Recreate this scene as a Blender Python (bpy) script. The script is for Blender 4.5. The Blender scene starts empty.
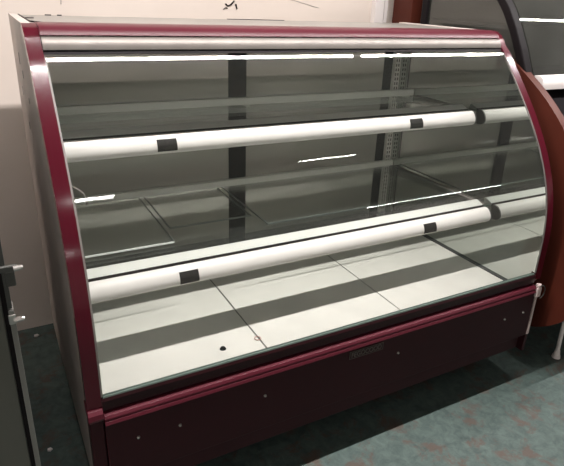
import bpy, bmesh, math, random
from mathutils import Vector, Matrix
random.seed(4)
S = bpy.context.scene
COL = S.collection
PI = math.pi

# ---------------------------------------------------------------- materials
def new_mat(name):
    m = bpy.data.materials.new(name); m.use_nodes = True
    nt = m.node_tree; b = nt.nodes['Principled BSDF']
    return m, nt, b

def pbr(name, col, rough=.5, metal=0, spec=.5, noise=0, scale=6, emis=None, coat=0, bump=0):
    m, nt, b = new_mat(name)
    b.inputs['Base Color'].default_value = (*col, 1)
    b.inputs['Roughness'].default_value = rough
    b.inputs['Metallic'].default_value = metal
    b.inputs['Specular IOR Level'].default_value = spec
    b.inputs['Coat Weight'].default_value = coat
    if noise or bump:
        tc = nt.nodes.new('ShaderNodeTexCoord')
        n = nt.nodes.new('ShaderNodeTexNoise'); n.inputs['Scale'].default_value = scale
        n.inputs['Detail'].default_value = 6
        nt.links.new(tc.outputs['Object'], n.inputs['Vector'])
        if noise:
            r = nt.nodes.new('ShaderNodeValToRGB')
            r.color_ramp.elements[0].position = .3; r.color_ramp.elements[1].position = .7
            r.color_ramp.elements[0].color = (*[c*(1-noise) for c in col], 1)
            r.color_ramp.elements[1].color = (*[min(1, c*(1+noise*.4)) for c in col], 1)
            nt.links.new(n.outputs['Fac'], r.inputs[0]); nt.links.new(r.outputs[0], b.inputs['Base Color'])
        if bump:
            bp = nt.nodes.new('ShaderNodeBump'); bp.inputs['Strength'].default_value = bump
            bp.inputs['Distance'].default_value = .01
            nt.links.new(n.outputs['Fac'], bp.inputs['Height']); nt.links.new(bp.outputs[0], b.inputs['Normal'])
    return m

def glass_mat(name, tint=(1, 1, 1), ior=1.45, rough=.0, gain=1.0, haze=0.0, hazecol=(.5, .55, .5)):
    m = bpy.data.materials.new(name); m.use_nodes = True
    nt = m.node_tree; nt.nodes.clear()
    out = nt.nodes.new('ShaderNodeOutputMaterial')
    tr = nt.nodes.new('ShaderNodeBsdfTransparent'); tr.inputs[0].default_value = (*tint, 1)
    gl = nt.nodes.new('ShaderNodeBsdfGlossy'); gl.inputs['Roughness'].default_value = rough
    fr = nt.nodes.new('ShaderNodeFresnel')
    # thin architectural glass: the same reflectance from both faces
    ge = nt.nodes.new('ShaderNodeNewGeometry'); mr = nt.nodes.new('ShaderNodeMapRange')
    mr.inputs['To Min'].default_value = ior; mr.inputs['To Max'].default_value = 1/ior
    nt.links.new(ge.outputs['Backfacing'], mr.inputs['Value']); nt.links.new(mr.outputs[0], fr.inputs[0])
    fac = fr.outputs[0]
    if gain != 1:
        mu = nt.nodes.new('ShaderNodeMath'); mu.operation = 'MULTIPLY'; mu.use_clamp = True
        mu.inputs[1].default_value = gain; nt.links.new(fac, mu.inputs[0]); fac = mu.outputs[0]
    base = tr.outputs[0]
    if haze:
        df = nt.nodes.new('ShaderNodeBsdfDiffuse'); df.inputs[0].default_value = (*hazecol, 1)
        tc = nt.nodes.new('ShaderNodeTexCoord')
        n = nt.nodes.new('ShaderNodeTexNoise'); n.inputs['Scale'].default_value = 5; n.inputs['Detail'].default_value = 5
        nt.links.new(tc.outputs['Object'], n.inputs['Vector'])
        mu = nt.nodes.new('ShaderNodeMath'); mu.operation = 'MULTIPLY'; mu.inputs[1].default_value = haze*2
        nt.links.new(n.outputs['Fac'], mu.inputs[0])
        mh = nt.nodes.new('ShaderNodeMixShader'); nt.links.new(mu.outputs[0], mh.inputs[0])
        nt.links.new(base, mh.inputs[1]); nt.links.new(df.outputs[0], mh.inputs[2]); base = mh.outputs[0]
    mx = nt.nodes.new('ShaderNodeMixShader')
    nt.links.new(fac, mx.inputs[0]); nt.links.new(base, mx.inputs[1]); nt.links.new(gl.outputs[0], mx.inputs[2])
    nt.links.new(mx.outputs[0], out.inputs[0])
    return m

def half_mirror(name, refl, col, rough=.02, back=(.02, .02, .02)):
    m = bpy.data.materials.new(name); m.use_nodes = True
    nt = m.node_tree; nt.nodes.clear()
    out = nt.nodes.new('ShaderNodeOutputMaterial')
    df = nt.nodes.new('ShaderNodeBsdfDiffuse'); df.inputs[0].default_value = (*back, 1)
    gl = nt.nodes.new('ShaderNodeBsdfGlossy'); gl.inputs['Roughness'].default_value = rough
    gl.inputs[0].default_value = (*col, 1)
    mx = nt.nodes.new('ShaderNodeMixShader'); mx.inputs[0].default_value = refl
    nt.links.new(df.outputs[0], mx.inputs[1]); nt.links.new(gl.outputs[0], mx.inputs[2])
    nt.links.new(mx.outputs[0], out.inputs[0])
    return m

M = {}
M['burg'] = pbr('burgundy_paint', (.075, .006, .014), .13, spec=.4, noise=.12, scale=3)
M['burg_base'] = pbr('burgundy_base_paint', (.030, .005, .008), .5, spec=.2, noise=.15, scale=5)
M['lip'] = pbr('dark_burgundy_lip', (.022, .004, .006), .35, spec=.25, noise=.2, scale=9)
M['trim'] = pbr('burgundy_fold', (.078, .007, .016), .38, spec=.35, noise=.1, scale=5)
M['lettering'] = pbr('worn_letters', (.10, .085, .075), .6)
M['side'] = pbr('scuffed_grey_metal', (.58, .51, .47), .5, noise=.15, scale=7)
M['top'] = pbr('pale_top_sheet', (.24, .225, .205), .35, noise=.15, scale=5)
M['alu'] = pbr('brushed_aluminium', (.19, .17, .155), .42, metal=.5, noise=.1, scale=20)
M['rail'] = pbr('white_rail_plastic', (.80, .78, .75), .45, noise=.05, scale=10)
M['flange'] = pbr('rail_flange', (.60, .62, .58), .4)
M['clip'] = pbr('black_clip', (.010, .009, .008), .55, spec=.2)
M['black'] = pbr('black_frame', (.008, .006, .007), .55, spec=.12)
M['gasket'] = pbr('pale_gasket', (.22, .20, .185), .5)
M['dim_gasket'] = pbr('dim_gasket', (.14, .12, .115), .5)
M['deck'] = pbr('white_deck_laminate', (.74, .73, .68), .5, noise=.07, scale=9)
M['seam'] = pbr('seam_dark', (.05, .05, .05), .6)
M['pil'] = pbr('pale_standard', (.82, .81, .76), .5, noise=.1, scale=30)
M['bar'] = pbr('grey_shelf_bar', (.80, .82, .77), .45)
M['bracket'] = pbr('dark_bracket', (.07, .07, .065), .4, metal=.3)
M['steel'] = pbr('screw_steel', (.6, .57, .55), .3, metal=.9)
M['wood'] = pbr('cherry_wood', (.085, .018, .010), .5, spec=.2, noise=.3, scale=4)
M['matte_black'] = pbr('matte_black_panel', (.006, .005, .006), .9, spec=.1)
M['white_metal'] = pbr('white_enamel', (.75, .70, .68), .4)
M['dark_grey'] = pbr('dark_grey_enamel', (.10, .10, .085), .45, noise=.15, scale=4)
M['grey_strip'] = pbr('grey_metal_strip', (.20, .195, .18), .4, metal=.3)
M['endcap'] = pbr('pale_pink_edge', (.52, .42, .40), .5)
M['glass'] = glass_mat('clear_curved_glass', (.985, .985, .98), 1.5, gain=1.0, haze=.007)
M['shelfglass'] = glass_mat('shelf_glass', (.965, .975, .965), 1.5, haze=.02)
M['paneglass'] = glass_mat('loose_glass', (.975, .98, .975), 1.5, haze=.015)
M['glassedge'] = pbr('green_glass_edge', (.17, .23, .20), .25)
M['paneside'] = pbr('dark_pane_side', (.10, .12, .11), .3)
M['brightedge'] = pbr('highlight_glass_edge', (.75, .80, .76), .2)  # near-white tone paints in the bright highlight along the left pane's edge
M['mirror'] = half_mirror('end_mirror', .62, (.88, .92, .88), .015, (.03, .03, .03))
M['backglass'] = half_mirror('back_door_glass', .45, (.88, .87, .85), .03, (.55, .535, .49))  # pale diffuse share stands in for the lit room reflected in the doors
M['dglass'] = glass_mat('dim_neighbour_glass', (.55, .56, .54), 1.5, gain=1.6, haze=.05, hazecol=(.5, .5, .47))

# wall: dull pinkish plaster, with blotches and fine scratches
def wall_material():
    m, nt, b = new_mat('pink_plaster')
    b.inputs['Roughness'].default_value = .75
    tc = nt.nodes.new('ShaderNodeTexCoord')
    n = nt.nodes.new('ShaderNodeTexNoise'); n.inputs['Scale'].default_value = 1.6; n.inputs['Detail'].default_value = 7
    r = nt.nodes.new('ShaderNodeValToRGB')
    r.color_ramp.elements[0].position = .3; r.color_ramp.elements[1].position = .7
    r.color_ramp.elements[0].color = (.60, .515, .455, 1); r.color_ramp.elements[1].color = (.68, .60, .545, 1)
    nt.links.new(tc.outputs['Object'], n.inputs['Vector']); nt.links.new(n.outputs['Fac'], r.inputs[0])
    nt.links.new(r.outputs[0], b.inputs['Base Color'])
    bp = nt.nodes.new('ShaderNodeBump'); bp.inputs['Strength'].default_value = .15
    n2 = nt.nodes.new('ShaderNodeTexNoise'); n2.inputs['Scale'].default_value = 40
    nt.links.new(tc.outputs['Object'], n2.inputs['Vector'])
    nt.links.new(n2.outputs['Fac'], bp.inputs['Height']); nt.links.new(bp.outputs[0], b.inputs['Normal'])
    return m
M['wall'] = wall_material()

# floor: worn turquoise paint with reddish-brown wear and cracks
def floor_material():
    m, nt, b = new_mat('worn_turquoise_floor')
    b.inputs['Roughness'].default_value = .62
    N = nt.nodes.new; L = nt.links.new
    tc = N('ShaderNodeTexCoord')
    def noise(scale, detail, dist=0):
        n = N('ShaderNodeTexNoise'); n.inputs['Scale'].default_value = scale
        n.inputs['Detail'].default_value = detail; n.inputs['Distortion'].default_value = dist
        L(tc.outputs['Object'], n.inputs['Vector']); return n
    n1 = noise(26, 14, .5); n1.inputs['Roughness'].default_value = .72
    r1 = N('ShaderNodeValToRGB'); e = r1.color_ramp.elements
    e[0].position = .32; e[0].color = (.036, .056, .052, 1)
    e[1].position = .68; e[1].color = (.092, .128, .116, 1)
    L(n1.outputs['Fac'], r1.inputs[0])
    n2 = noise(9, 15, .5); n2.inputs['Roughness'].default_value = .74
    r2 = N('ShaderNodeValToRGB'); r2.color_ramp.elements[0].position = .53; r2.color_ramp.elements[1].position = .60
    L(n2.outputs['Fac'], r2.inputs[0])
    mx = N('ShaderNodeMixRGB'); mx.inputs[2].default_value = (.085, .050, .038, 1)
    mul = N('ShaderNodeMath'); mul.operation = 'MULTIPLY'; mul.inputs[1].default_value = .75
    L(r2.outputs[0], mul.inputs[0]); L(mul.outputs[0], mx.inputs[0]); L(r1.outputs[0], mx.inputs[1])
    v = N('ShaderNodeTexVoronoi'); v.feature = 'DISTANCE_TO_EDGE'; v.inputs['Scale'].default_value = 3.2
    n3 = noise(6, 5)
    mixv = N('ShaderNodeMixRGB'); mixv.inputs[0].default_value = .25
    L(tc.outputs['Object'], mixv.inputs[1]); L(n3.outputs['Color'], mixv.inputs[2]); L(mixv.outputs[0], v.inputs['Vector'])
    r3 = N('ShaderNodeValToRGB'); r3.color_ramp.elements[0].position = .0; r3.color_ramp.elements[1].position = .02
    r3.color_ramp.elements[0].color = (.6, .6, .6, 1)
    L(v.outputs['Distance'], r3.inputs[0])
    m2 = N('ShaderNodeMixRGB'); m2.blend_type = 'MULTIPLY'; m2.inputs[0].default_value = .35
    L(mx.outputs[0], m2.inputs[1]); L(r3.outputs[0], m2.inputs[2])
    L(m2.outputs[0], b.inputs['Base Color'])
    bp = N('ShaderNodeBump'); bp.inputs['Strength'].default_value = .25; bp.inputs['Distance'].default_value = .01
    L(n1.outputs['Fac'], bp.inputs['Height']); L(bp.outputs[0], b.inputs['Normal'])
    return m
M['floor'] = floor_material()
M['ceiling'] = pbr('ceiling_paint', (.50, .47, .43), .8, noise=.08, scale=2)
M['roomwall'] = pbr('far_room_wall', (.66, .61, .56), .8, noise=.12, scale=1.5)

# ---------------------------------------------------------------- geometry helpers (world coordinates)
def box(bm, x0, x1, y0, y1, z0, z1):
    v = [bm.verts.new((x, y, z)) for x in (x0, x1) for y in (y0, y1) for z in (z0, z1)]
    for f in ((0, 1, 3, 2), (4, 6, 7, 5), (0, 4, 5, 1), (2, 3, 7, 6), (0, 2, 6, 4), (1, 5, 7, 3)):
        bm.faces.new([v[i] for i in f])

def prism(bm, prof, x0, x1):
    """closed (y,z) outline swept along x"""
    a = [bm.verts.new((x0, y, z)) for y, z in prof]
    b = [bm.verts.new((x1, y, z)) for y, z in prof]
    n = len(prof)
    bm.faces.new(a); bm.faces.new(b[::-1])
    for i in range(n):
        j = (i+1) % n
        bm.faces.new((a[i], b[i], b[j], a[j]))

def band(bm, outer, inner, x0, x1):
    """strip between two open (y,z) curves, swept along x"""
    n = len(outer)
    O0 = [bm.verts.new((x0, *p)) for p in outer]; O1 = [bm.verts.new((x1, *p)) for p in outer]
    I0 = [bm.verts.new((x0, *p)) for p in inner]; I1 = [bm.verts.new((x1, *p)) for p in inner]
    for i in range(n-1):
        bm.faces.new((O0[i], O1[i], O1[i+1], O0[i+1]))
        bm.faces.new((I0[i], I0[i+1], I1[i+1], I1[i]))
        bm.faces.new((O0[i], O0[i+1], I0[i+1], I0[i]))
        bm.faces.new((O1[i], I1[i], I1[i+1], O1[i+1]))
    bm.faces.new((O0[0], I0[0], I1[0], O1[0])); bm.faces.new((O0[-1], O1[-1], I1[-1], I0[-1]))

def tube(bm, pts, r, seg=10, r1=None):
    pts = [Vector(p) for p in pts]; n = len(pts); rings = []
    up = Vector((0, 0, 1))
    for i, p in enumerate(pts):
        t = (pts[min(i+1, n-1)] - pts[max(i-1, 0)]).normalized()
        a = t.cross(up)
        if a.length < 1e-3: a = t.cross(Vector((1, 0, 0)))
        a.normalize(); b = t.cross(a)
        rr = r if r1 is None else r + (r1-r)*i/(n-1)
        rings.append([bm.verts.new(p + rr*(math.cos(2*PI*k/seg)*a + math.sin(2*PI*k/seg)*b)) for k in range(seg)])
    for i in range(n-1):
        for k in range(seg):
            bm.faces.new((rings[i][k], rings[i][(k+1) % seg], rings[i+1][(k+1) % seg], rings[i+1][k]))
    bm.faces.new(rings[0][::-1]); bm.faces.new(rings[-1])

def build(name, bm, mat, parent=None, loc=None, bevel=0, smooth=False, mats=None):
    """link a bmesh given in world coordinates as one object; its origin goes to loc"""
    bmesh.ops.recalc_face_normals(bm, faces=bm.faces[:])
    if loc is None:
        if parent is not None: loc = Vector((0, 0, 0))
        else:
            c = [v.co for v in bm.verts]
            loc = Vector((sum(v.x for v in c)/len(c), sum(v.y for v in c)/len(c), min(v.z for v in c)))
    root = parent
    off = Vector((0, 0, 0))
    while root is not None:
        off += root.location; root = root.parent
    loc = Vector(loc)
    bmesh.ops.translate(bm, verts=bm.verts[:], vec=-(off+loc))
    me = bpy.data.meshes.new(name); bm.to_mesh(me); bm.free()
    for m in (mats or [mat]): me.materials.append(m)
    if smooth:
        for p in me.polygons: p.use_smooth = True
    o = bpy.data.objects.new(name, me); COL.objects.link(o)
    o.location = loc
    if parent is not None: o.parent = parent
    if bevel:
        md = o.modifiers.new('bevel', 'BEVEL'); md.width = bevel; md.segments = 2; md.limit_method = 'ANGLE'
        md.angle_limit = math.radians(40)
    if smooth:
        ms = o.modifiers.new('ws', 'WEIGHTED_NORMAL') if False else None
    return o

def smooth_by_angle(o, deg=35):
    me = o.data
    for p in me.polygons: p.use_smooth = True
    bm = bmesh.new(); bm.from_mesh(me)
    for e in bm.edges:
        if len(e.link_faces) == 2 and e.calc_face_angle(0) > math.radians(deg): e.smooth = False
    bm.to_mesh(me); bm.free()

def part(name, parent, mat, fn, bevel=0, label=None, smooth=False, **k):
    bm = bmesh.new(); fn(bm)
    o = build(name, bm, M[mat], parent, bevel=bevel)
    if smooth: smooth_by_angle(o)
    if label: o['label'] = label
    return o

def thing(name, label, cat, loc, group=None):
    o = bpy.data.objects.new(name, None); COL.objects.link(o); o.location = loc
    o.empty_display_size = .1
    o['label'] = label; o['category'] = cat
    if group: o['group'] = group
    return o

def tag(o, label, cat, group=None):
    o['label'] = label; o['category'] = cat
    if group: o['group'] = group
    return o

def struct(name, mat, fn, **k):
    bm = bmesh.new(); fn(bm); o = build(name, bm, M[mat], loc=(0, 0, 0), **k); o['kind'] = 'structure'
    return o

# ---------------------------------------------------------------- dimensions (metres)
F = .03
W = 1.505
D = .893
H = 1.25-F
XM = 1.478                      # mirror face
def yprof(z):                   # front curve of the glass, z above the floor
    t = z+F-.6
    if t < -.05: t = -.05
    return max(0, .0085 + .0285*t + .6036*t*t + 1.359*t**3 - 1.623*t**4)
ZL = .482-F                     # top of the front lip
ZT = .433-F                     # top of base trim
ZB = .234-F                     # underside of base
ZD = .398-F                     # deck
ZS1 = .968-F; ZS2 = .641-F      # glass shelves

def curve(z0, z1, n=26, dy=0):
    return [(yprof(z0+(z1-z0)*i/n)+dy, z0+(z1-z0)*i/n) for i in range(n+1)]
def offset(c, d):
    out = []
    for i, (y, z) in enumerate(c):
        a = c[max(i-1, 0)]; b = c[min(i+1, len(c)-1)]
        t = Vector((b[0]-a[0], b[1]-a[1])).normalized()
        out.append((y + t.y*d, z - t.x*d))      # pushes towards +y (into the case)
    return out

front = curve(ZL-.026, 1.185-F)
top_round = [(.338, 1.206-F), (.349, 1.222-F), (.362, 1.235-F), (.380, 1.245-F), (.402, 1.25-F)]
side_front = front + top_round

# ---------------------------------------------------------------- room
YW = 1.125
struct('floor', 'floor', lambda b: box(b, -3.2, 7.9, -5.6, YW+.1, -.08, 0))
struct('ceiling', 'ceiling', lambda b: box(b, -3.2, 7.9, -5.6, YW+.1, 2.72, 2.8))
wb = struct('wall_back', 'wall', lambda b: box(b, -3.2, 7.9, YW, YW+.1, 0, 2.72))
struct('wall_left', 'roomwall', lambda b: box(b, -3.3, -3.2, -5.6, YW+.1, 0, 2.72))
struct('wall_right', 'roomwall', lambda b: box(b, 7.9, 8.0, -5.6, YW+.1, 0, 2.72))
struct('wall_front', 'roomwall', lambda b: box(b, -3.2, 7.9, -5.7, -5.6, 0, 2.72))
# vertical off-white trim on the back wall
struct('trim_1', 'white_metal', lambda b: (box(b, 1.50, 1.548, YW-.03, YW, 0, 2.72), box(b, 1.556, 1.575, YW-.022, YW, 0, 2.72)))
# marker scribble on the wall, a part of the wall
def scrib(b):
    y = YW-.002
    tube(b, [(.779, y, 1.243), (.792, y, 1.250), (.797, y, 1.246)], .0018, 6)
    tube(b, [(.789, y, 1.264), (.799, y, 1.256), (.812, y, 1.262), (.826, y, 1.276)], .0028, 6)
    tube(b, [(.832, y, 1.264), (.838, y, 1.246)], .0030, 6)
part('marker_scribble', wb, 'black', scrib)
def scr(b):
    y = YW-.001
    tube(b, [(.182, y, 1.275), (.180, y, 1.243)], .0010, 5)
    tube(b, [(.178, y, 1.270), (.188, y, 1.262)], .0010, 5)
    tube(b, [(1.08, y, 1.29), (1.22, y, 1.26)], .0006, 5)
part('scratch_marks', wb, 'seam', scr)

# ---------------------------------------------------------------- display case
case = thing('display_case', 'large burgundy refrigerated display case with curved glass front and empty glass shelves', 'display case', (W/2, D/2, 0))

def side_outline():
    return side_front + [(D, H), (D, .13), (.03, .13), (.03, ZT)]
for k, (x0, x1) in enumerate(((0, .022), (XM+.001, W))):
    part('side_panel', case, 'side', lambda b: prism(b, [(y+.004, z-.0015) if i < len(side_front) else (y, z) for i, (y, z) in enumerate(side_outline())], x0, x1), bevel=.0015)
for (y, z, l) in ((.66, 1.10, .03), (.60, 1.07, .02), (.70, 1.01, .025), (.5, 1.02, .015), (.62, .93, .02)):
    part('scuff_mark', case, 'seam', lambda b: box(b, -.0008, .001, y, y+.004, z, z+l))
# burgundy front edging of both ends
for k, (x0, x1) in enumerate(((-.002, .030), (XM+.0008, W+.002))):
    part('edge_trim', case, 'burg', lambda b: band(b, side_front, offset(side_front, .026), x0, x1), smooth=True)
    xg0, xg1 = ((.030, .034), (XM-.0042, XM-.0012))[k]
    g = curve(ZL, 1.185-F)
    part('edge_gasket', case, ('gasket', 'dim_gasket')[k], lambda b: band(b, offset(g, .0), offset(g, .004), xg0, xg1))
# top sheet, burgundy front strip, aluminium glass holder
part('top_panel', case, 'top', lambda b: box(b, .022, XM+.001, .452, D, H-.016, H-.004), bevel=.002)
part('top_edge_strip', case, 'trim', lambda b: prism(b, [(.452, H), (.388, H), (.366, H-.004), (.350, H-.014), (.345, H-.022), (.375, H-.026), (.452, H-.016)], .030, XM+.0005), smooth=True)
part('glass_holder', case, 'alu', lambda b: prism(b, [(.350, H-.023), (.340, H-.028), (.330, H-.040), (.327, H-.052), (.333, H-.056), (.36, H-.040), (.375, H-.026)], .031, XM-.003), smooth=True)
part('holder_gasket', case, 'black', lambda b: prism(b, [(.328, H-.0565), (.324, H-.062), (.345, H-.062), (.345, H-.050)], .031, XM-.003))
# black gap marks on the top rear edge
for bx_ in ((.03, .052, .70, .708, H-.004, H-.002), (.10, .118, D-.006, D, H-.005, H-.001), (.135, .148, D-.006, D, H-.005, H-.001), (.70, .93, D-.004, D, H-.005, H-.002)):
    part('edge_mark', case, 'black', lambda b: box(b, *bx_))
part('top_seam', case, 'black', lambda b: tube(b, [(.024, .85, H-.001), (.024, .50, H-.001), (.05, .46, H-.002), (.16, .452, H-.002)], .0022, 6))

# curved front glass
gcur = curve(ZL+.001, 1.182-F, 40, .003)
gl = part('front_glass', case, 'glass', lambda b: band(b, gcur, offset(gcur, .006), .034, XM-.0045), smooth=True, label='clear curved front pane')
part('glass_bottom_edge', case, 'glassedge', lambda b: prism(b, [(.009, ZL-.005), (.0092, ZL-.0005), (.0185, ZL-.0005), (.0185, ZL-.005)], .034, XM-.007), label='chipped greenish lower edge of the glass')

# base: lip, trim, front panel with screws, label, corner post, end cap
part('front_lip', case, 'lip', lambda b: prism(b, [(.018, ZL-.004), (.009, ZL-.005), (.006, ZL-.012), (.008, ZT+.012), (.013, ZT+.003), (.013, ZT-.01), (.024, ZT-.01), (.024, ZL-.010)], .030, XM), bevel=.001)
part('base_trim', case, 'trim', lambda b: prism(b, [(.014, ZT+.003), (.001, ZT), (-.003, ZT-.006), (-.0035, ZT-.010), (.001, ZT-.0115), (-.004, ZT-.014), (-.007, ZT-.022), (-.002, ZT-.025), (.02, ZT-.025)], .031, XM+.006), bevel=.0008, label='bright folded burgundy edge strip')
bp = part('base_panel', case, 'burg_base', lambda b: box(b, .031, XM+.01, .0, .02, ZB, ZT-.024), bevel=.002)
for (x, z) in ((.102, .315), (.204, .310), (.437, .315), (.886, .312), (1.35, .306), (1.442, .310)):
    def f(b, x=x, z=z):
        tube(b, [(x, .001, z), (x, -.002, z), (x, -.004, z)], .0045, 10, .0025)
    part('screw', bp, 'steel', f)
lab = part('name_plate', bp, 'lip', lambda b: box(b, .703, .822, -.002, .001, .346, .371), bevel=.0008)
def lettering(b):
    # worn, hardly readable outlined capitals
    cu = bpy.data.curves.new('t', 'FONT'); cu.body = 'FEGOCOOD'; cu.size = .0235; cu.extrude = .0005; cu.space_character = 1.0
    ob = bpy.data.objects.new('t', cu); COL.objects.link(ob)
    me = bpy.data.meshes.new_from_object(ob)
    w = max(v.co.x for v in me.vertices)
    for v in me.vertices:
        x, y, z = v.co; v.co = (.709 + x/w*.107, -.0025 - z, .3505+y)
    b.from_mesh(me)
    bpy.data.objects.remove(ob); bpy.data.curves.remove(cu); bpy.data.meshes.remove(me)
part('lettering', lab, 'lettering', lettering)
def plate_rim(b):
    for a in ((.704, .821, .3462, .3474), (.704, .821, .3698, .371)): box(b, a[0], a[1], -.003, -.0015, a[2], a[3])
    for a in ((.703, .7042), (.8208, .822)): box(b, a[0], a[1], -.003, -.0015, .3462, .371)
part('plate_rim', lab, 'lettering', plate_rim)

def corner_post(b):
    box(b, -.001, .029, .004, .05, .13, .428-F)
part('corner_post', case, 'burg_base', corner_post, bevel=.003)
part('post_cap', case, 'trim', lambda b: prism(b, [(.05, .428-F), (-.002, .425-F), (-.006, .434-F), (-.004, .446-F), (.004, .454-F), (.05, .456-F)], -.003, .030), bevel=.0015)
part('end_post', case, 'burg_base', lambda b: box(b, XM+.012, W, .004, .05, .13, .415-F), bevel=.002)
part('end_strip', case, 'endcap', lambda b: prism(b, [(-.003, .372), (-.003, ZB+.004), (.004, ZB), (.02, ZB), (.02, .372)], XM+.0105, XM+.019), label='narrow pale strip on the right end of the base')
def fitting(b):
    box(b, XM+.004, XM+.026, -.010, .02, .362, .398)
    tube(b, [(XM+.015, -.002, .398), (XM+.015, -.002, .412)], .009, 12)
part('corner_fitting', case, 'endcap', fitting, bevel=.003, label='pale corner fitting above the end strip')
part('wire_loop', case, 'bracket', lambda b: tube(b, [(XM+.015+.022*math.cos(t), -.014, .385+.026*math.sin(t)) for t in [i*.35-1.4 for i in range(11)]], .0016, 6))

# inner well: floor tub, deck panels
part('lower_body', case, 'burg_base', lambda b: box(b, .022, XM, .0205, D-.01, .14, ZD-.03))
xs = [.036, .5014, .9872, XM-.001]
for i in range(3):
    part('deck_panel', case, 'deck', lambda b: box(b, xs[i]+.0022, xs[i+1]-.0022, .062, D-.07, ZD-.016, ZD), bevel=.001)
for x in xs[1:3]: part('deck_seam', case, 'seam', lambda b: box(b, x-.002, x+.002, .063, D-.071, ZD-.02, ZD-.003))
part('end_bead', case, 'seam', lambda b: box(b, XM-.010, XM-.001, .063, D-.071, ZD-.001, ZD+.004))
part('deck_front_channel', case, 'gasket', lambda b: box(b, .034, XM-.001, .0245, .058, ZD-.02, ZD-.001))

# mirror lining the right end
def mir(b):
    c = offset(curve(ZL, 1.183-F), .004)
    prism(b, c + [(.38, H-.03), (D-.03, H-.03), (D-.03, ZD-.02), (.026, ZD-.02), (.026, ZL)], XM-.001, XM+.0005)
part('end_mirror', case, 'mirror', mir, label='mirror lining the right inner end')

part('added_end_mirror', case, 'mirror', lambda b: prism(b, offset(curve(ZL, 1.17-F), .034) + [(D-.03, H-.09), (D-.03, ZD-.01), (.064, ZD-.01)], .0225, .024), label='added unseen mirror on the left inner end')  # unseen mirror added to throw light back onto the deck

# back: frame and two sliding mirrored glass doors
part('top_track', case, 'black', lambda b: box(b, .022, XM-.001, D-.028, D-.002, H-.075, H-.016))
part('bottom_track', case, 'black', lambda b: box(b, .022, XM-.001, D-.070, D-.002, ZD-.028, ZD+.012))
for x0, x1, dy in ((.024, .762, 0), (.694, XM-.001, .012)):
    d = part('sliding_door', case, 'backglass', lambda b: box(b, x0+.035, x1-.035, D-.034+dy, D-.030+dy, ZD+.012, H-.075), label='dark reflective sliding back door')
    yy = D-.036+dy
    for a0, a1 in (((x0, x0+.07) if x0 > .5 else (x0, x0+.04)), (x1-.072, x1)):
        part('stile', d, 'black', lambda b: box(b, a0, a1, yy, yy+.010, ZD+.012, H-.075), bevel=.0015)
part('top_liner', case, 'pil', lambda b: box(b, .80, XM-.002, .55, D-.04, H-.024, H-.0165))

# shelf standards in the back corners, with their slots
for x0, x1 in ((.026, .062), (1.440, XM-.002)):
    p = part('shelf_standard', case, 'pil', lambda b: (box(b, x0, x1, .846, .858, ZD+.0, H-.03), box(b, x0, x0+.004, .838, .846, ZD, H-.03)), bevel=.001)
    def slots(b):
        z = ZD+.03
        while z < H-.05:
            for c in (.35, .68):
                xc = x0+(x1-x0)*c
                box(b, xc-.0022, xc+.0022, .8445, .8462, z, z+.011)
            z += .019
    part('slot_rows', p, 'bracket', slots)

# shelves
def shelf(zs, yf, yb, xclips, lit):
    s = part('glass_shelf', case, 'shelfglass', lambda b: box(b, .034, XM-.004, yf+.014, yb-.002, zs-.006, zs))
    part('front_glass_edge', s, 'glassedge', lambda b: box(b, .034, XM-.004, yf+.010, yf+.014, zs-.006, zs))
    part('rear_bar', s, 'bar', lambda b: box(b, .034, XM-.004, yb-.020, yb, zs+.0005, zs+.026), bevel=.002)
    for xb in (.036, XM-.0085):
        part('bracket', s, 'bracket', lambda b: prism(b, [(yf+.02, zs-.0065), (.845, zs-.0065), (.845, zs-.045), (.72, zs-.030), (yf+.02, zs-.016)], xb, xb+.005))
        part('side_bead', s, 'gasket', lambda b: box(b, xb-.002, xb+.0045, yf+.015, yb-.028, zs+.0004, zs+.004))
    part('rail_groove', s, 'black', lambda b: box(b, .045, XM-.024, yf+.0005, yf+.004, zs-.004, zs+.0068))
    part('rail_flange', s, 'flange', lambda b: prism(b, [(yf+.0042, zs+.001), (yf+.0042, zs+.007), (yf+.034, zs+.018), (yf+.040, zs+.017), (yf+.040, zs+.0004), (yf+.0143, zs+.0004)], .045, XM-.024))
    pr = [(0, -.001), (-.008, .004), (-.018, .0045), (-.028, .001), (-.036, -.007), (-.042, -.018), (-.044, -.029), (-.041, -.038), (-.032, -.045), (-.018, -.048), (-.004, -.047), (0, -.044)]
    r = part('price_rail', s, 'rail', lambda b: prism(b, [(yf+y, zs+z) for y, z in pr], .050, XM-.027), smooth=True, label='rounded white front rail')
    for xe in (.044, XM-.027):
        part('rail_end', r, 'flange' if xe < .5 else 'bracket', lambda b: prism(b, [(yf+y*1.03-.0003, zs+z*1.03) for y, z in pr], xe, xe+.006))
    for xa, xb_, za, zb in xclips:
        def c(b):
            # label holder following the round of the rail
            o = [(-.0345, -.0045), (-.0400, -.0120), (-.0440, -.0190), (-.0460, -.0280), (-.0445, -.0355)]
            inn = [(y+.003, z) for y, z in o]
            band(b, [(yf+y, zs+z) for y, z in o], [(yf+y, zs+z) for y, z in inn], xa, xb_)
        part('rail_clip', r, 'clip', c)
    return s
s1 = shelf(ZS1, .409, .760, ((.284, .338, 0, 0), (1.148, 1.203, 0, 0)), 0)
s2 = shelf(ZS2, .262, .842, ((.286, .339, 0, 0), (1.136, 1.190, 0, 0)), 0)
for x in (.04, .72, XM-.02):
    part('rear_strut', s1, 'bar', lambda b: box(b, x, x+.012, .760, .846, ZS1-.012, ZS1-.004))
# bent white wire on the left
part('wire_hook', case, 'gasket', lambda b: tube(b, [(.040, .30, .862), (.052, .298, .856), (.066, .296, .847), (.077, .296, .835), (.082, .297, .820), (.083, .298, .806)], .0028, 8), label='bent pale wire near the left end')
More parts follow.
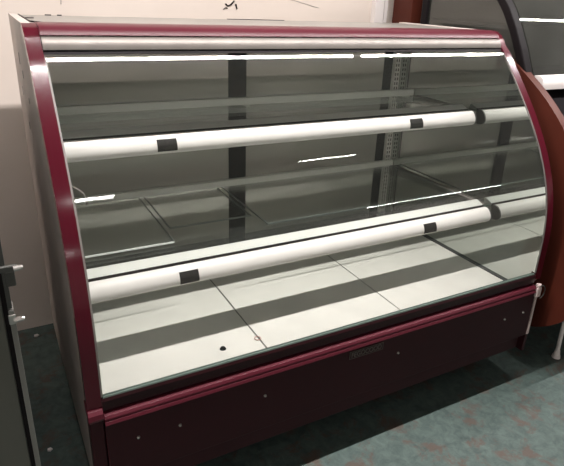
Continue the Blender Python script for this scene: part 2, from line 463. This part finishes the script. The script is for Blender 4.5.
# feet under the case
for x in (.09, W-.12):
    for y in (.42, D-.12):
        def foot(b):
            tube(b, [(x, y, .012), (x, y, .142)], .018, 12); tube(b, [(x, y, 0), (x, y, .014)], .030, 14, .026)
        part('foot', case, 'black', foot)

# loose panes of glass lying on the lower shelf
def pane(x0, x1, y0, y1, label, bright, em='brightedge', grp='loose glass panes on the lower shelf', z=ZS2+.0045):
    t = thing('glass_pane', label, 'glass pane', ((x0+x1)/2, (y0+y1)/2, z), grp)
    part('sheet', t, 'paneglass', lambda b: box(b, x0+.002, x1-.002, y0+.003, y1, z, z+.005))
    xb = bright
    part('pane_front_edge', t, em, lambda b: box(b, xb[0], xb[1], y0, y0+.003, z, z+.005))
    for xe in (x0, x1-.002): part('side_edge', t, 'paneside', lambda b: box(b, xe, xe+.002, y0, y1, z, z+.005))
    return t
pane(.075, .328, .395, .808, 'loose glass pane at the left end of the lower shelf, with bright front edge', (.075, .328))
pane(.345, .622, .500, .808, 'short loose glass pane beside the black centre post on the lower shelf', (.345, .622), 'paneside')
pane(.640, 1.450, .412, .808, 'long loose glass pane on right of lower shelf, reaching the mirrored end', (.642, 1.448), 'paneside')

# small plug and ring stain on the white deck
def cap(b):
    tube(b, [(.387, .172, ZD+.0003), (.387, .172, ZD+.003), (.387, .172, ZD+.006)], .0095, 16, .006)
b = bmesh.new(); cap(b); tag(build('plug_cap', b, M['clip']), 'small black plug lying on the white deck near the front edge', 'plug')
b = bmesh.new()
tube(b, [(.497+.009*math.cos(t), .175+.009*math.sin(t), ZD+.002) for t in [i*2*PI/20 for i in range(20)]] + [(.506, .1751, ZD+.002)], .0014, 6)
tag(build('ring_stain', b, pbr('faded_red_stain', (.55, .33, .30), .6)), 'tiny pale red ring on the deck seam near the front', 'ring')  # thin raised ring built for a reddish ring stain on the deck

# ---------------------------------------------------------------- neighbouring case on the right
nb = thing('display_case', 'taller display case on the right with cherry wood end and black-framed dark glass', 'display case', (2.2, .5, 0))
G = lambda c: [(y, z-F) for y, z in c]
def catmull(P, n=5):
    out = []
    for i in range(len(P)-1):
        a, b_, c, d = P[max(i-1, 0)], P[i], P[i+1], P[min(i+2, len(P)-1)]
        for k in range(n):
            t = k/n
            out.append(tuple(.5*(2*b_[j] + (c[j]-a[j])*t + (2*a[j]-5*b_[j]+4*c[j]-d[j])*t*t + (3*b_[j]-a[j]-3*c[j]+d[j])*t**3) for j in (0, 1)))
    return out + [P[-1]]
skirt = catmull(G([(.40, 1.155), (.375, 1.152), (.34, 1.135), (.26, 1.085), (.18, 1.025), (.10, .95), (.03, .865), (-.04, .76), (-.10, .63), (-.135, .50), (-.125, .41), (-.075, .315), (.0, .24), (.09, .195), (.2, .18)]))
part('wood_end', nb, 'wood', lambda b: prism(b, skirt + G([(.92, .18), (.92, 1.155)]), 1.590, 1.625), smooth=True, label='curved cherry wood end panel')
part('wood_back_panel', nb, 'wood', lambda b: box(b, 1.592, 3.0, .955, 1.085, .10, 1.62), bevel=.004)
gf = G([(.29, 1.075), (.305, 1.11), (.345, 1.19), (.385, 1.26), (.43, 1.325), (.49, 1.39), (.57, 1.45), (.67, 1.50), (.80, 1.53), (.88, 1.535)])
def bl(b):
    band(b, gf, offset(gf, .032), 1.600, 1.636)
    box(b, 1.600, 1.616, .866, .90, 1.02-F, 1.535-F)
part('glass_frame', nb, 'black', bl, bevel=.004, smooth=False)
part('end_glass', nb, 'dglass', lambda b: prism(b, offset(gf, .03) + G([(.88, 1.08)]), 1.612, 1.617))
part('curved_glass', nb, 'dglass', lambda b: band(b, gf, offset(gf, .006), 1.640, 3.0), smooth=True)
part('glass_rail', nb, 'white_metal', lambda b: prism(b, G([(.272, 1.105), (.262, 1.095), (.258, 1.075), (.258, 1.060), (.285, 1.058), (.30, 1.105)]), 1.641, 3.0), smooth=True)
part('black_front', nb, 'matte_black', lambda b: prism(b, G([(.36, 1.05), (.30, 1.05), (.20, .98), (.10, .88), (.02, .74), (-.03, .58), (-.05, .42), (-.05, .30), (.1, .30), (.90, .30), (.90, 1.05)]), 1.626, 2.98), smooth=False)
part('rear_interior', nb, 'dark_grey', lambda b: box(b, 1.645, 2.99, .905, .95, 1.02, 1.50))
part('inner_shelf', nb, 'shelfglass', lambda b: box(b, 1.645, 2.99, .50, .90, 1.235, 1.243))
part('support_leg', nb, 'white_metal', lambda b: (tube(b, [(1.762, .03, .018), (1.764, .034, .15), (1.768, .038, .272)], .008, 12), tube(b, [(1.762, .03, 0), (1.762, .03, .012)], .017, 14, .015), tube(b, [(1.762, .03, .012), (1.762, .03, .034)], .013, 14, .010)), label='thin white leg with flared foot')
for x in (1.78, 2.85):
    for y in (.35, .8):
        part('foot', nb, 'black', lambda b: tube(b, [(x, y, 0), (x, y, .29)], .025, 12))

# ---------------------------------------------------------------- grey metal cabinet at the left
cab = thing('metal_cabinet', 'dark grey metal cabinet with hinged door at the left edge', 'cabinet', (-.45, .25, 0))
part('body', cab, 'dark_grey', lambda b: box(b, -.85, -.124, .045, .75, .04, 1.40), bevel=.006)
dr = part('door', cab, 'dark_grey', lambda b: box(b, -.85, -.128, .0, .036, .06, 1.38), bevel=.004)
part('edge_strip', dr, 'grey_strip', lambda b: box(b, -.1195, -.110, -.002, .038, .06, .72), label='light grey metal edge strip', bevel=.001)
part('shaded_upper_strip', dr, 'bracket', lambda b: box(b, -.1195, -.112, -.001, .038, .725, 1.38))  # dark copy of the edge strip; shade higher up put into its colour
part('door_gasket', dr, 'black', lambda b: box(b, -.128, -.1195, .001, .037, .06, 1.38))
hg = part('hinge', cab, 'bracket', lambda b: (box(b, -.20, -.092, -.012, -.003, .806, .818), box(b, -.116, -.098, -.010, .0, .775, .806)), bevel=.002)
part('hinge_pin', hg, 'steel', lambda b: tube(b, [(-.098, -.012, .812), (-.086, -.013, .813), (-.082, -.013, .813)], .006, 12, .004))
part('bolt', cab, 'steel', lambda b: tube(b, [(-.112, -.002, .699), (-.097, -.004, .700), (-.093, -.004, .700)], .006, 10, .004))
part('strip_cap', cab, 'steel', lambda b: box(b, -.121, -.108, -.004, .0, .690, .712), bevel=.002)
for x in (-.80, -.18):
    for y in (.1, .68):
        part('foot', cab, 'black', lambda b: tube(b, [(x, y, 0), (x, y, .045)], .02, 10))

# scraps on the floor
for (x, y, w, lb) in ((-.060, 1.055, .016, 'small cream scrap on the floor against the wall'), (-.085, .40, .012, 'small white scrap on the floor beside the burgundy case')):
    b = bmesh.new()
    vs = [b.verts.new((x+dx*w, y+dy*w, z)) for z in (.0004, .005) for dx, dy in ((-.5, -.3), (.1, -.6), (.7, -.1), (.3, .5), (-.4, .4))]
    b.faces.new(vs[:5]); b.faces.new(vs[5:])
    for i in range(5): b.faces.new((vs[i], vs[(i+1) % 5], vs[5+(i+1) % 5], vs[5+i]))
    tag(build('paper_scrap', b, M['white_metal']), lb, 'scrap')

# ---------------------------------------------------------------- light: ceiling tubes of the room, plus added fill and highlight lamps
def lamp(x0, x1, y, z, power, col=(1, .962, .938), w=.017):
    L = bpy.data.lights.new('tube_or_added_light', 'AREA'); L.shape = 'RECTANGLE'
    L.size = x1-x0; L.size_y = w; L.energy = power; L.color = col
    o = bpy.data.objects.new('tube_or_added_light', L); COL.objects.link(o)
    o.location = ((x0+x1)/2, y, z)
    return o
lamp(-3.03, -.62, -.078, 2.5, 68)
lamp(-.56, 1.83, -.078, 2.5, 68)
lamp(1.89, 4.28, -.078, 2.5, 68)
lamp(-3.0, .45, -4.3, 2.5, 45, w=.05)  # added fill for the far wall; its reflection falls outside the glass
lamp(4.40, 7.1, -4.85, 2.5, 40, w=.05)
lamp(1.74, 2.22, -1.28, 2.5, 1.8, w=.014)  # added lamp; puts a short highlight on the curved glass
lamp(.26, .52, -1.60, 2.5, 2.2, w=.09)  # added small lamp for the soft glare patch on the left of the glass

w = bpy.data.worlds.new('world'); S.world = w; w.use_nodes = True
w.node_tree.nodes['Background'].inputs[0].default_value = (.5, .48, .45, 1)
w.node_tree.nodes['Background'].inputs[1].default_value = .05

# ---------------------------------------------------------------- camera (matched to the photograph)
cam = bpy.data.cameras.new('camera'); co = bpy.data.objects.new('camera', cam); COL.objects.link(co)
fpx, px, py = 548.70, 294.61, 220.90
cam.sensor_fit = 'HORIZONTAL'; cam.sensor_width = 36; cam.lens = fpx*36/564
cam.shift_x = -(px-282)/564; cam.shift_y = (py-233)/564
fw = Vector((.46014074, .8037116, -.3772508)); rt = Vector((.87529525, -.4818408, .04132))
rt = (rt - fw*rt.dot(fw)).normalized(); up = rt.cross(fw)
R = Matrix((rt, up, -fw)).transposed()
co.matrix_world = Matrix.Translation((-.0971, -1.0494, 1.3292-F)) @ R.to_4x4()
cam.clip_start = .02
S.camera = co

S.view_settings.view_transform = 'Standard'; S.view_settings.look = 'None'
S.view_settings.gamma = 1; S.view_settings.use_curve_mapping = False
S.view_settings.exposure = 0.0
S.cycles.transparent_max_bounces = 40
S.cycles.max_bounces = 12
